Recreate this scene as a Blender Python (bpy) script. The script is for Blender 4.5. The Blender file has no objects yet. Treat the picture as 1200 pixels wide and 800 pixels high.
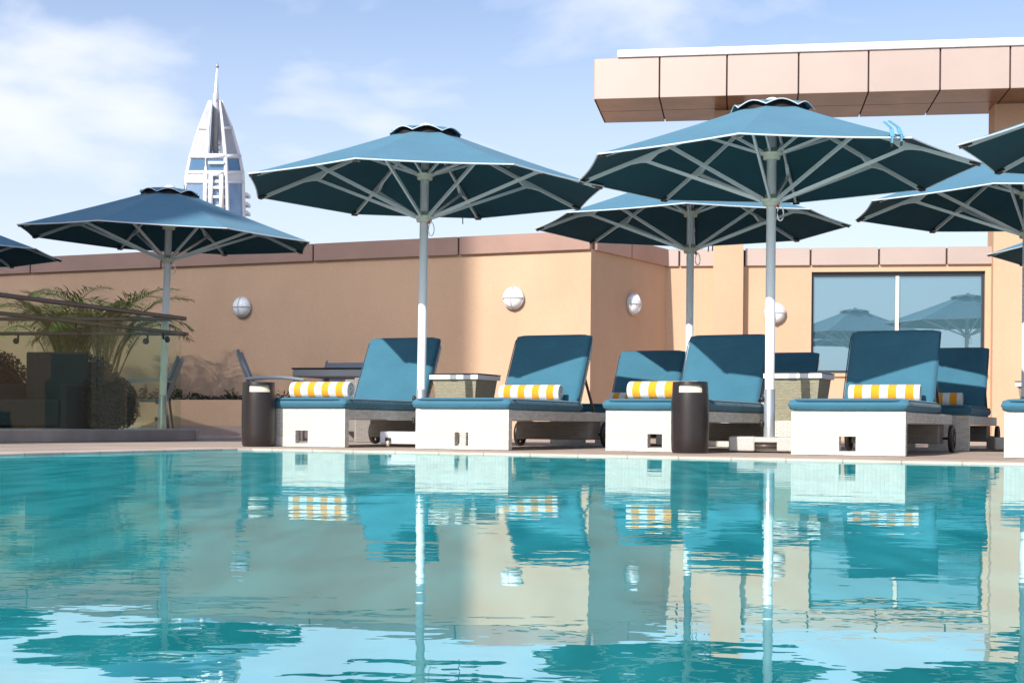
import bpy, bmesh, math, random
from mathutils import Vector, Matrix
R = math.radians
random.seed(7)
scene = bpy.context.scene
col = scene.collection

# ------------------------------------------------------------------ camera
cam_d = bpy.data.cameras.new('camera'); cam = bpy.data.objects.new('camera', cam_d); col.objects.link(cam)
F = 1690.0; CH = 0.187; ROLL = R(0.51); YH = 97.0
cam.matrix_world = Matrix.Translation((0, 0, CH)) @ Matrix.Rotation(R(90), 4, 'X') @ Matrix.Rotation(ROLL, 4, 'Z')
cam_d.sensor_width = 36; cam_d.lens = F / 1200 * 36; cam_d.shift_y = YH / 1200
cam_d.clip_start = .05; cam_d.clip_end = 20000
scene.camera = cam

# ------------------------------------------------------------------ light
SUN_A, SUN_E = R(33.3), R(34.5)
SD = Vector((math.sin(SUN_A) * math.cos(SUN_E), math.cos(SUN_A) * math.cos(SUN_E), -math.sin(SUN_E)))
w = bpy.data.worlds.new('World'); scene.world = w; w.use_nodes = True
nt = w.node_tree; nt.nodes.clear()
out = nt.nodes.new('ShaderNodeOutputWorld'); bg = nt.nodes.new('ShaderNodeBackground'); bg.inputs[1].default_value = .128
sky = nt.nodes.new('ShaderNodeTexSky'); sky.sky_type = 'NISHITA'; sky.sun_disc = False
sky.sun_elevation = SUN_E; sky.sun_rotation = R(180) + SUN_A; sky.air_density = 1.0; sky.dust_density = 1.6; sky.ozone_density = 1.6
tc = nt.nodes.new('ShaderNodeTexCoord')
mp = nt.nodes.new('ShaderNodeMapping'); mp.inputs['Scale'].default_value = (1, 1, 2.3); mp.inputs['Location'].default_value = (.38, 0.2, .12)
n1 = nt.nodes.new('ShaderNodeTexNoise'); n1.inputs['Scale'].default_value = 3.9; n1.inputs['Detail'].default_value = 7; n1.inputs['Roughness'].default_value = .5; n1.inputs['Distortion'].default_value = .25
rp = nt.nodes.new('ShaderNodeValToRGB'); rp.color_ramp.elements[0].position = .485; rp.color_ramp.elements[1].position = .76
rp.color_ramp.interpolation = 'EASE'
sep = nt.nodes.new('ShaderNodeSeparateXYZ')
hz = nt.nodes.new('ShaderNodeMapRange'); hz.inputs[1].default_value = .0; hz.inputs[2].default_value = .34; hz.inputs[3].default_value = .88; hz.inputs[4].default_value = .0
mx = nt.nodes.new('ShaderNodeMath'); mx.operation = 'MAXIMUM'
ml = nt.nodes.new('ShaderNodeMath'); ml.operation = 'MULTIPLY'; ml.inputs[1].default_value = .9
mix = nt.nodes.new('ShaderNodeMix'); mix.data_type = 'RGBA'; mix.inputs['B'].default_value = (6.1, 6.3, 7.1, 1)
tint = nt.nodes.new('ShaderNodeMix'); tint.data_type = 'RGBA'; tint.blend_type = 'MULTIPLY'; tint.inputs['Factor'].default_value = 1; tint.inputs['B'].default_value = (.93, .99, 1.10, 1)
L = nt.links.new
L(tc.outputs['Generated'], mp.inputs[0]); L(mp.outputs[0], n1.inputs['Vector']); L(n1.outputs['Fac'], rp.inputs[0])
L(tc.outputs['Generated'], sep.inputs[0]); L(sep.outputs['Z'], hz.inputs[0])
L(rp.outputs[0], ml.inputs[0]); L(ml.outputs[0], mx.inputs[0]); L(hz.outputs[0], mx.inputs[1])
L(sky.outputs[0], tint.inputs['A']); L(tint.outputs['Result'], mix.inputs['A']); L(mx.outputs[0], mix.inputs['Factor'])
L(mix.outputs['Result'], bg.inputs[0]); L(bg.outputs[0], out.inputs[0])
sun_d = bpy.data.lights.new('sun', 'SUN'); sun_d.energy = 4.6; sun_d.angle = R(.53); sun_d.color = (1.0, .955, .89)
sun = bpy.data.objects.new('sun', sun_d); col.objects.link(sun)
sun.rotation_euler = SD.to_track_quat('-Z', 'Y').to_euler(); sun.location = (-20, -30, 30)
scene.view_settings.view_transform = 'Standard'; scene.view_settings.look = 'None'
scene.view_settings.exposure = 0.38; scene.view_settings.gamma = 1; scene.view_settings.use_curve_mapping = False
scene.cycles.max_bounces = 10; scene.cycles.transparent_max_bounces = 16
scene.cycles.sample_clamp_indirect = 6

# ------------------------------------------------------------------ materials
def lin(r, g, b):
    f = lambda c: (c / 255 / 12.92) if c / 255 <= .04045 else ((c / 255 + .055) / 1.055) ** 2.4
    return (f(r), f(g), f(b), 1)
def nodes(name):
    m = bpy.data.materials.new(name); m.use_nodes = True
    n = m.node_tree; b = n.nodes['Principled BSDF']; return m, n, b
def mat(name, c, rough=.6, metal=0, noise=0, nscale=20, bump=0, bscale=200, spec=.5, sheen=0, blotch=0, bl_scale=1.5, coat=0):
    m, n, b = nodes(name); c = tuple(c[:3]) + (1,)
    b.inputs['Base Color'].default_value = c; b.inputs['Roughness'].default_value = rough; b.inputs['Metallic'].default_value = metal
    b.inputs['Specular IOR Level'].default_value = spec; b.inputs['Sheen Weight'].default_value = sheen; b.inputs['Coat Weight'].default_value = coat
    t = n.nodes.new('ShaderNodeTexCoord')
    last = None
    for amt, sc, det in ((noise, nscale, 4), (blotch, bl_scale, 6)):
        if not amt: continue
        a = n.nodes.new('ShaderNodeTexNoise'); a.inputs['Scale'].default_value = sc; a.inputs['Detail'].default_value = det
        n.links.new(t.outputs['Object'], a.inputs['Vector'])
        mr = n.nodes.new('ShaderNodeMapRange'); mr.inputs[1].default_value = .3; mr.inputs[2].default_value = .7
        mr.inputs[3].default_value = 1 - amt; mr.inputs[4].default_value = 1 + amt
        n.links.new(a.outputs['Fac'], mr.inputs[0])
        mm = n.nodes.new('ShaderNodeMix'); mm.data_type = 'RGBA'; mm.blend_type = 'MULTIPLY'; mm.inputs['Factor'].default_value = 1
        if last: n.links.new(last, mm.inputs['A'])
        else: mm.inputs['A'].default_value = c
        n.links.new(mr.outputs[0], mm.inputs['B']); last = mm.outputs['Result']
    if last: n.links.new(last, b.inputs['Base Color'])
    if bump:
        a = n.nodes.new('ShaderNodeTexNoise'); a.inputs['Scale'].default_value = bscale; a.inputs['Detail'].default_value = 5
        n.links.new(t.outputs['Object'], a.inputs['Vector'])
        bp = n.nodes.new('ShaderNodeBump'); bp.inputs['Strength'].default_value = bump; bp.inputs['Distance'].default_value = .01
        n.links.new(a.outputs['Fac'], bp.inputs['Height']); n.links.new(bp.outputs[0], b.inputs['Normal'])
    return m
def wicker(name, c, row=.016, width=.055, depth=.8):
    m, n, b = nodes(name); b.inputs['Roughness'].default_value = .55
    t = n.nodes.new('ShaderNodeTexCoord'); s = n.nodes.new('ShaderNodeSeparateXYZ'); a = n.nodes.new('ShaderNodeMath'); a.operation = 'ADD'
    k = n.nodes.new('ShaderNodeCombineXYZ'); n.links.new(t.outputs['Object'], s.inputs[0])
    n.links.new(s.outputs['X'], a.inputs[0]); n.links.new(s.outputs['Y'], a.inputs[1]); n.links.new(a.outputs[0], k.inputs['X']); n.links.new(s.outputs['Z'], k.inputs['Y'])
    nz = n.nodes.new('ShaderNodeTexNoise'); nz.inputs['Scale'].default_value = 9; n.links.new(t.outputs['Object'], nz.inputs['Vector'])
    va = n.nodes.new('ShaderNodeVectorMath'); va.operation = 'MULTIPLY_ADD'; va.inputs[1].default_value = (.006, .006, 0)
    n.links.new(nz.outputs['Color'], va.inputs[0]); n.links.new(k.outputs[0], va.inputs[2])
    br = n.nodes.new('ShaderNodeTexBrick'); br.inputs['Scale'].default_value = 1; br.inputs['Brick Width'].default_value = width; br.inputs['Row Height'].default_value = row
    br.inputs['Mortar Size'].default_value = .0016; br.inputs['Mortar Smooth'].default_value = .6; br.offset = .5
    c1 = tuple(x * 1.06 for x in c[:3]) + (1,); c2 = tuple(x * .84 for x in c[:3]) + (1,)
    br.inputs['Color1'].default_value = c1; br.inputs['Color2'].default_value = c2; br.inputs['Mortar'].default_value = tuple(x * .62 for x in c[:3]) + (1,)
    n.links.new(va.outputs[0], br.inputs['Vector']); n.links.new(br.outputs['Color'], b.inputs['Base Color'])
    bp = n.nodes.new('ShaderNodeBump'); bp.inputs['Strength'].default_value = depth; bp.inputs['Distance'].default_value = .003; bp.invert = True
    n.links.new(br.outputs['Fac'], bp.inputs['Height']); n.links.new(bp.outputs[0], b.inputs['Normal'])
    return m
def extra_bump(m, scale, dist, vec_scale=(1, 1, 1), coords='Object'):
    n = m.node_tree; b = n.nodes['Principled BSDF']; t = n.nodes.new('ShaderNodeTexCoord'); mp_ = n.nodes.new('ShaderNodeMapping'); mp_.inputs['Scale'].default_value = vec_scale
    a = n.nodes.new('ShaderNodeTexNoise'); a.inputs['Scale'].default_value = scale; a.inputs['Detail'].default_value = 3; a.inputs['Distortion'].default_value = .8
    n.links.new(t.outputs[coords], mp_.inputs[0]); n.links.new(mp_.outputs[0], a.inputs['Vector'])
    bp = n.nodes.new('ShaderNodeBump'); bp.inputs['Strength'].default_value = 1; bp.inputs['Distance'].default_value = dist
    old = b.inputs['Normal'].links[0].from_socket if b.inputs['Normal'].links else None
    if old: n.links.new(old, bp.inputs['Normal'])
    n.links.new(a.outputs['Fac'], bp.inputs['Height']); n.links.new(bp.outputs[0], b.inputs['Normal'])
def base_in(m, mm):
    n = m.node_tree; b = n.nodes['Principled BSDF']; k = b.inputs['Base Color']
    if k.links: n.links.new(k.links[0].from_socket, mm.inputs['A'])
    else: mm.inputs['A'].default_value = k.default_value
def stains(m, amt, vec_scale=(3, 3, .25), scale=1.5):
    n = m.node_tree; b = n.nodes['Principled BSDF']; t = n.nodes.new('ShaderNodeTexCoord'); mp_ = n.nodes.new('ShaderNodeMapping'); mp_.inputs['Scale'].default_value = vec_scale
    a = n.nodes.new('ShaderNodeTexNoise'); a.inputs['Scale'].default_value = scale; a.inputs['Detail'].default_value = 6; a.inputs['Roughness'].default_value = .6
    n.links.new(t.outputs['Object'], mp_.inputs[0]); n.links.new(mp_.outputs[0], a.inputs['Vector'])
    mr = n.nodes.new('ShaderNodeMapRange'); mr.inputs[1].default_value = .4; mr.inputs[2].default_value = .72; mr.inputs[3].default_value = 1; mr.inputs[4].default_value = 1-amt; n.links.new(a.outputs['Fac'], mr.inputs[0])
    mm = n.nodes.new('ShaderNodeMix'); mm.data_type = 'RGBA'; mm.blend_type = 'MULTIPLY'; mm.inputs['Factor'].default_value = 1
    base_in(m, mm); n.links.new(mr.outputs[0], mm.inputs['B']); n.links.new(mm.outputs['Result'], b.inputs['Base Color'])
def joints(m, size, grout=.6, rot=-26.5, width=.006):
    n = m.node_tree; b = n.nodes['Principled BSDF']; t = n.nodes.new('ShaderNodeTexCoord'); mp_ = n.nodes.new('ShaderNodeMapping'); mp_.inputs['Rotation'].default_value = (0, 0, R(-rot))
    br = n.nodes.new('ShaderNodeTexBrick'); br.offset = 0; br.inputs['Scale'].default_value = 1; br.inputs['Brick Width'].default_value = size; br.inputs['Row Height'].default_value = size; br.inputs['Mortar Size'].default_value = width
    br.inputs['Color1'].default_value = (1, 1, 1, 1); br.inputs['Color2'].default_value = (.9, .9, .9, 1); br.inputs['Mortar'].default_value = (grout,)*3 + (1,)
    n.links.new(t.outputs['Object'], mp_.inputs[0]); n.links.new(mp_.outputs[0], br.inputs['Vector'])
    mm = n.nodes.new('ShaderNodeMix'); mm.data_type = 'RGBA'; mm.blend_type = 'MULTIPLY'; mm.inputs['Factor'].default_value = 1
    base_in(m, mm); n.links.new(br.outputs['Color'], mm.inputs['B']); n.links.new(mm.outputs['Result'], b.inputs['Base Color'])
M = {}
M['stucco'] = mat('stucco', (.58, .385, .255), .9, noise=.03, nscale=30, bump=.25, bscale=90, blotch=.06, bl_scale=.7, spec=.2)
M['coping'] = mat('coping_metal', (.40, .25, .20), .38, metal=.25, blotch=.06, bl_scale=1.2)
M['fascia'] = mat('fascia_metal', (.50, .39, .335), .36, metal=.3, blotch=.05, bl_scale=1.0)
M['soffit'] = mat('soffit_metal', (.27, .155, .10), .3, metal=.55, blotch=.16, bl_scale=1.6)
M['cap'] = mat('white_cap', (.8, .8, .8), .5)
M['gap'] = mat('joint_dark', (.06, .03, .025), .8)
M['wicker'] = wicker('white_wicker', (.67, .64, .58))
M['wickerg'] = wicker('grey_wicker', (.36, .33, .30), row=.012)
M['wickert'] = wicker('table_wicker', (.36, .33, .23), row=.012, width=.03)
M['blue'] = mat('cushion_blue', (.045, .155, .225), .85, noise=.05, nscale=400, bump=.3, bscale=260, blotch=.06, bl_scale=5, sheen=.15, spec=.2)
M['piping'] = mat('cushion_piping', (.022, .085, .145), .8)
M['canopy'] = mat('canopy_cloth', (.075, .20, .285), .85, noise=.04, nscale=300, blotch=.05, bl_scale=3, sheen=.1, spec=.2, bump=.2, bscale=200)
M['shaded_underside'] = mat('canopy_underside_shade', (.022, .072, .095), .9, noise=.04, nscale=300, blotch=.06, bl_scale=3, spec=.1)  # canopy blue darkened, so the shade below the cloth is in the colour
M['trim'] = mat('white_trim', (.58, .63, .65), .7)
M['alu'] = mat('white_painted_metal', (.80, .82, .83), .35, metal=.0, spec=.5)
M['rib'] = mat('rib_metal', (.58, .65, .66), .4, metal=.3)
M['sleeve'] = mat('sleeve_steel', (.50, .53, .56), .32, metal=.6)
M['hub'] = mat('hub_plastic', (.48, .52, .42), .5)
M['black'] = mat('black_plastic', (.02, .018, .018), .45)
M['red'] = mat('red_plastic', (.5, .03, .03), .5)
M['bin'] = mat('bin_brown', (.020, .014, .0135), .38, bump=.05, bscale=40)
M['liner'] = mat('liner', (.62, .56, .45), .8)
M['wheel'] = mat('wheel_plastic', (.045, .028, .022), .5)
M['deck'] = mat('deck_stone', (.45, .35, .28), .75, noise=.06, nscale=120, bump=.2, bscale=70, blotch=.10, bl_scale=1.3)
M['edge'] = mat('pool_edge_stone', (.60, .47, .38), .6, noise=.05, nscale=80, blotch=.08, bl_scale=3)
M['granite'] = mat('granite', (.50, .47, .44), .7, noise=.35, nscale=260, bump=.2, bscale=200)
M['curb'] = mat('grey_granite', (.27, .25, .245), .5, noise=.2, nscale=180, blotch=.2, bl_scale=3)
M['tile'] = mat('tile', (.40, .30, .25), .6, blotch=.1)
M['rail'] = mat('rail_bronze', (.10, .078, .072), .4, metal=.3)
M['grey'] = mat('grey_frame', (.33, .35, .38), .4, metal=.4)
M['sling'] = mat('grey_sling', (.30, .31, .33), .8, bump=.3, bscale=300)
M['dark'] = mat('dark_fabric', (.016, .034, .048), .8)
M['lens'] = mat('lamp_lens', (.88, .89, .90), .35)
M['lampb'] = mat('lamp_base', (.55, .55, .55), .5)
M['leaf'] = mat('palm_leaf', (.15, .25, .035), .5, noise=.4, nscale=4, blotch=.3, bl_scale=9)
M['leaf2'] = mat('shrub_leaf', (.045, .085, .028), .55, noise=.4, nscale=18)
M['leafd'] = mat('hedge_leaf', (.010, .022, .012), .6, noise=.4, nscale=18)
M['stem'] = mat('palm_stem', (.20, .19, .06), .6)
M['soil'] = mat('soil', (.06, .035, .02), .9, bump=.5, bscale=60)
M['tg'] = mat('tower_glass', (.09, .19, .31), .15, metal=.3, spec=.8)  # tower colours paled to stand in for haze over the distance
M['tgl'] = mat('tower_glass_pale', (.20, .29, .42), .2, metal=.3, blotch=.2, bl_scale=.2)
M['tw'] = mat('tower_white', (.74, .74, .76), .6)
M['tp'] = mat('tower_panel', (.42, .42, .45), .6, blotch=.1, bl_scale=.3)
M['ground'] = mat('city_ground', (.30, .26, .21), .9, blotch=.3, bl_scale=.01)
M['ext'] = mat('shade_block_grey', (.5, .48, .45), .8)
M['wframe'] = mat('window_frame', (.05, .055, .06), .4, metal=.5)
M['mull'] = mat('mullion', (.62, .55, .48), .4)
M['gtop'] = mat('glass_top_dark', (.03, .035, .035), .1)
# striped towel
def towel_mat():
    m, n, b = nodes('striped_towel'); b.inputs['Roughness'].default_value = .95; b.inputs['Sheen Weight'].default_value = .3
    t = n.nodes.new('ShaderNodeTexCoord'); s = n.nodes.new('ShaderNodeSeparateXYZ'); n.links.new(t.outputs['Object'], s.inputs[0])
    a = n.nodes.new('ShaderNodeMath'); a.operation = 'MULTIPLY'; a.inputs[1].default_value = 1 / .124
    f = n.nodes.new('ShaderNodeMath'); f.operation = 'FRACT'; ad = n.nodes.new('ShaderNodeMath'); ad.operation = 'ADD'; ad.inputs[1].default_value = 10.25
    g = n.nodes.new('ShaderNodeMath'); g.operation = 'GREATER_THAN'; g.inputs[1].default_value = .5
    n.links.new(s.outputs['X'], a.inputs[0]); n.links.new(a.outputs[0], ad.inputs[0]); n.links.new(ad.outputs[0], f.inputs[0]); n.links.new(f.outputs[0], g.inputs[0])
    mm = n.nodes.new('ShaderNodeMix'); mm.data_type = 'RGBA'; mm.inputs['A'].default_value = (.80, .79, .76, 1); mm.inputs['B'].default_value = (.86, .35, .010, 1)
    n.links.new(g.outputs[0], mm.inputs['Factor']); n.links.new(mm.outputs['Result'], b.inputs['Base Color'])
    z = n.nodes.new('ShaderNodeTexNoise'); z.inputs['Scale'].default_value = 350; n.links.new(t.outputs['Object'], z.inputs['Vector'])
    bp = n.nodes.new('ShaderNodeBump'); bp.inputs['Strength'].default_value = .6; bp.inputs['Distance'].default_value = .004
    n.links.new(z.outputs['Fac'], bp.inputs['Height']); n.links.new(bp.outputs[0], b.inputs['Normal'])
    return m
M['towel'] = towel_mat()
extra_bump(M['towel'], 9, .012)
extra_bump(M['blue'], 7, .010, (1, 1.6, 1.6)); extra_bump(M['canopy'], 3.2, .012); extra_bump(M['shaded_underside'], 3.2, .012)
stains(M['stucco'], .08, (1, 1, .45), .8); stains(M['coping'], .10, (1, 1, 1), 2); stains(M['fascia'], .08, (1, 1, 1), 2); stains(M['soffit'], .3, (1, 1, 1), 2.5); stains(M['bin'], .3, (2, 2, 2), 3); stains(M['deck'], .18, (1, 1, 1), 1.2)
stains(M['edge'], .22, (2, 2, 1), 2)
joints(M['deck'], .6); joints(M['edge'], .33, .55, width=.005)
def glass_mat(name, tintc, refl, gtint=(1, 1, 1, 1)):
    m = bpy.data.materials.new(name); m.use_nodes = True; n = m.node_tree; n.nodes.clear()
    o = n.nodes.new('ShaderNodeOutputMaterial'); tr = n.nodes.new('ShaderNodeBsdfTransparent'); gl = n.nodes.new('ShaderNodeBsdfGlossy')
    tr.inputs[0].default_value = tintc; gl.inputs['Roughness'].default_value = .01; gl.inputs[0].default_value = gtint
    fr = n.nodes.new('ShaderNodeFresnel'); fr.inputs[0].default_value = 1.5
    ma = n.nodes.new('ShaderNodeMath'); ma.operation = 'ADD'; ma.operation = 'MULTIPLY'; ma.inputs[1].default_value = .4
    mi = n.nodes.new('ShaderNodeMixShader'); ge = n.nodes.new('ShaderNodeNewGeometry'); iv = n.nodes.new('ShaderNodeMath'); iv.operation = 'SUBTRACT'; iv.inputs[0].default_value = 1; n.links.new(ge.outputs['Backfacing'], iv.inputs[1]); mu = n.nodes.new('ShaderNodeMath'); mu.operation = 'MULTIPLY'
    n.links.new(fr.outputs[0], ma.inputs[0]); n.links.new(ma.outputs[0], mu.inputs[0]); n.links.new(iv.outputs[0], mu.inputs[1]); n.links.new(mu.outputs[0], mi.inputs[0])
    n.links.new(tr.outputs[0], mi.inputs[1]); n.links.new(gl.outputs[0], mi.inputs[2]); n.links.new(mi.outputs[0], o.inputs[0]); return m
M['glass'] = glass_mat('balustrade_glass', (.90, .95, .89, 1), .0)
def window_mat():
    m = bpy.data.materials.new('window_glass'); m.use_nodes = True; n = m.node_tree; n.nodes.clear()
    o = n.nodes.new('ShaderNodeOutputMaterial'); d = n.nodes.new('ShaderNodeBsdfDiffuse'); d.inputs[0].default_value = (.07, .15, .19, 1)
    g = n.nodes.new('ShaderNodeBsdfGlossy'); g.inputs[0].default_value = (.62, .82, .92, 1); g.inputs['Roughness'].default_value = .015
    mi = n.nodes.new('ShaderNodeMixShader'); mi.inputs[0].default_value = .38
    n.links.new(d.outputs[0], mi.inputs[1]); n.links.new(g.outputs[0], mi.inputs[2]); n.links.new(mi.outputs[0], o.inputs[0]); return m
M['wglass'] = window_mat()
def water_mat():
    m = bpy.data.materials.new('pool_water'); m.use_nodes = True; n = m.node_tree; n.nodes.clear()
    o = n.nodes.new('ShaderNodeOutputMaterial'); d = n.nodes.new('ShaderNodeBsdfDiffuse'); g = n.nodes.new('ShaderNodeBsdfGlossy'); g.inputs['Roughness'].default_value = .0
    g.inputs[0].default_value = (.86, 1.0, 1.0, 1)
    t = n.nodes.new('ShaderNodeTexCoord')
    def noise(sc, det, rot, sx, sy):
        mp = n.nodes.new('ShaderNodeMapping'); mp.inputs['Rotation'].default_value = (0, 0, R(rot)); mp.inputs['Scale'].default_value = (sx, sy, 1)
        a = n.nodes.new('ShaderNodeTexNoise'); a.inputs['Scale'].default_value = sc; a.inputs['Detail'].default_value = det; a.inputs['Roughness'].default_value = .45
        n.links.new(t.outputs['Object'], mp.inputs[0]); n.links.new(mp.outputs[0], a.inputs['Vector']); return a.outputs['Fac']
    def mth(op, a, b):
        q = n.nodes.new('ShaderNodeMath'); q.operation = op
        for i, x in enumerate((a, b)):
            if isinstance(x, float): q.inputs[i].default_value = x
            else: n.links.new(x, q.inputs[i])
        return q.outputs[0]
    h = mth('ADD', mth('MULTIPLY', noise(1.7, 2, 8, .8, 1.2), .0021), mth('MULTIPLY', noise(6.5, 2, -12, .8, 1.25), .00055))
    h = mth('ADD', h, mth('MULTIPLY', noise(21, 2, 20, .9, 1.1), .00019))
    bp = n.nodes.new('ShaderNodeBump'); bp.inputs['Strength'].default_value = 1; bp.inputs['Distance'].default_value = 1.0
    n.links.new(h, bp.inputs['Height'])
    n.links.new(bp.outputs[0], g.inputs['Normal'])
    # pool body colour: turquoise tiles seen through rippled water
    bn = mth('ADD', mth('MULTIPLY', noise(13, 3, 0, 1, .16), .6), mth('MULTIPLY', noise(3.2, 3, 30, 1, .7), .4))
    mr = n.nodes.new('ShaderNodeMapRange'); mr.inputs[1].default_value = .4; mr.inputs[2].default_value = .6
    mi0 = n.nodes.new('ShaderNodeMix'); mi0.data_type = 'RGBA'; mi0.inputs['A'].default_value = (.010, .27, .29, 1); mi0.inputs['B'].default_value = (.03, .40, .425, 1)
    n.links.new(bn, mr.inputs[0]); n.links.new(mr.outputs[0], mi0.inputs['Factor']); n.links.new(mi0.outputs['Result'], d.inputs[0])
    fr = n.nodes.new('ShaderNodeFresnel'); fr.inputs[0].default_value = 1.33; n.links.new(bp.outputs[0], fr.inputs['Normal'])
    fac = n.nodes.new('ShaderNodeMapRange'); fac.inputs[1].default_value = 0.02; fac.inputs[2].default_value = .9; fac.inputs[3].default_value = .03; fac.inputs[4].default_value = .57
    n.links.new(fr.outputs[0], fac.inputs[0])
    mi = n.nodes.new('ShaderNodeMixShader'); n.links.new(fac.outputs[0], mi.inputs[0]); n.links.new(d.outputs[0], mi.inputs[1]); n.links.new(g.outputs[0], mi.inputs[2])
    n.links.new(mi.outputs[0], o.inputs[0]); return m
M['water'] = water_mat()

# ------------------------------------------------------------------ mesh helpers
class MB:
    def __init__(s): s.v = []; s.f = []; s.sm = []
    def add(s, vs, fs, smooth=False):
        k = len(s.v); s.v += [tuple(v) for v in vs]
        for f in fs: s.f.append(tuple(k + i for i in f)); s.sm.append(smooth)
        return s
    def box(s, x0, y0, z0, x1, y1, z1, m=None):
        vs = [Vector(p) for p in ((x0,y0,z0),(x1,y0,z0),(x1,y1,z0),(x0,y1,z0),(x0,y0,z1),(x1,y0,z1),(x1,y1,z1),(x0,y1,z1))]
        if m: vs = [m @ v for v in vs]
        return s.add(vs, [(3,2,1,0),(4,5,6,7),(0,1,5,4),(1,2,6,5),(2,3,7,6),(3,0,4,7)])
    def rbox(s, x0, y0, z0, x1, y1, z1, r=.01, seg=2, m=None):
        bm = bmesh.new(); bmesh.ops.create_cube(bm, size=1)
        for v in bm.verts: v.co = Vector(((x0+x1)/2 + v.co.x*(x1-x0), (y0+y1)/2 + v.co.y*(y1-y0), (z0+z1)/2 + v.co.z*(z1-z0)))
        bmesh.ops.bevel(bm, geom=bm.edges[:], offset=r, segments=seg, profile=.5, affect='EDGES')
        bm.verts.index_update(); vs = [(m @ v.co if m else v.co.copy()) for v in bm.verts]
        fs = [[v.index for v in f.verts] for f in bm.faces]; bm.free(); return s.add(vs, fs)
    def tube(s, pts, r, n=8, caps=True, closed=False):
        pts = [Vector(p) for p in pts]; k = len(pts); rr = r if isinstance(r, (list, tuple)) else [r]*k
        vs = []; up = Vector((0,0,1)); prev = None
        for i, p in enumerate(pts):
            if closed: d = pts[(i+1) % k] - pts[i-1]
            else: d = pts[min(i+1,k-1)] - pts[max(i-1,0)]
            d.normalize(); a = d.cross(up)
            if a.length < .05: a = prev if prev else d.cross(Vector((1,0,0)))
            a = a.normalized(); prev = a.copy(); b = a.cross(d).normalized()
            for j in range(n):
                t = 2*math.pi*j/n; vs.append(p + (a*math.cos(t) + b*math.sin(t))*rr[i])
        fs = []
        for i in range(k if closed else k-1):
            for j in range(n):
                a0 = i*n+j; a1 = i*n+(j+1) % n; b0 = ((i+1) % k)*n+j; b1 = ((i+1) % k)*n+(j+1) % n
                fs.append((a0, a1, b1, b0))
        s.add(vs, fs, n > 5)
        if caps and not closed:
            o = len(s.v) - len(vs); s.f += [tuple(o+j for j in range(n))[::-1], tuple(o+(k-1)*n+j for j in range(n))]; s.sm += [False, False]
        return s
    def bar(s, p0, p1, w_, h_):
        p0 = Vector(p0); p1 = Vector(p1); d = (p1-p0); ln = d.length; d.normalize()
        a = d.cross(Vector((0,0,1)))
        a = a.normalized() if a.length > 1e-4 else Vector((1,0,0)); b = a.cross(d)
        vs = []
        for p in (p0, p1):
            for x, y in ((-1,-1),(1,-1),(1,1),(-1,1)): vs.append(p + a*x*w_/2 + b*y*h_/2)
        return s.add(vs, [(0,1,2,3),(7,6,5,4),(0,4,5,1),(1,5,6,2),(2,6,7,3),(3,7,4,0)])
    def lathe(s, prof, n=32, c=(0,0,0), axis='Z', smooth=True):
        vs = []
        for r, z in prof:
            for j in range(n):
                t = 2*math.pi*j/n; x, y = r*math.cos(t), r*math.sin(t)
                p = {'Z': (x, y, z), 'X': (z, x, y), 'Y': (x, z, y)}[axis]
                vs.append((c[0]+p[0], c[1]+p[1], c[2]+p[2]))
        fs = []
        for i in range(len(prof)-1):
            for j in range(n): fs.append((i*n+j, i*n+(j+1) % n, (i+1)*n+(j+1) % n, (i+1)*n+j))
        return s.add(vs, fs, smooth)
    def prism(s, poly, z0, z1):
        n = len(poly); vs = [(x, y, z0) for x, y in poly] + [(x, y, z1) for x, y in poly]
        fs = [tuple(range(n))[::-1], tuple(range(n, 2*n))] + [(i, (i+1) % n, n+(i+1) % n, n+i) for i in range(n)]
        return s.add(vs, fs)
    def build(s, name, m, parent=None, fix=True):
        me = bpy.data.meshes.new(name); me.from_pydata(s.v, [], s.f)
        me.polygons.foreach_set('use_smooth', s.sm)
        if fix:
            bm = bmesh.new(); bm.from_mesh(me); bmesh.ops.recalc_face_normals(bm, faces=bm.faces); bm.to_mesh(me); bm.free()
        me.materials.append(m if not isinstance(m, str) else M[m]); me.update()
        o = bpy.data.objects.new(name, me); col.objects.link(o)
        if parent: o.parent = parent
        return o
def tag(o, label=None, cat=None, group=None, kind=None):
    if label: o['label'] = label
    if cat: o['category'] = cat
    if group: o['group'] = group
    if kind: o['kind'] = kind
    return o
def empty(name, loc, rz=0, label=None, cat=None, group=None):
    o = bpy.data.objects.new(name, None); col.objects.link(o); o.location = loc; o.rotation_euler = (0, 0, rz); o.empty_display_size = .2
    return tag(o, label, cat, group)
def copy_tree(o, parent=None):
    c = o.copy(); col.objects.link(c); c.parent = parent
    for ch in [x for x in bpy.data.objects if x.parent == o and x is not c]: copy_tree(ch, c)
    return c
def at(px, py, Y):                      # photograph position -> point at depth Y
    a, b = px-600, py-400; x = a*math.cos(ROLL)+b*math.sin(ROLL); y = -a*math.sin(ROLL)+b*math.cos(ROLL)
    return Vector((x/F*Y, Y, CH-(y-YH)/F*Y))
def lineat(px, py, p, q):               # same ray, on the vertical plane through plan points p, q
    u = at(px, py, 1.0); dx, dy = q[0]-p[0], q[1]-p[1]
    Y = (p[0]*dy - p[1]*dx) / (u.x*dy - dx); return at(px, py, Y)

# ------------------------------------------------------------------ setting
TH = R(24.5)
E1 = Vector((math.cos(R(26.5)), -math.sin(R(26.5)))); E2 = Vector((-math.sin(R(21)), -math.cos(R(21))))
C0 = Vector((-1.88, 10.10))
pool = [C0 + E1*.0, C0 + E1*22, C0 + E1*22 + E2*26, C0 + E2*26]
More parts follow.
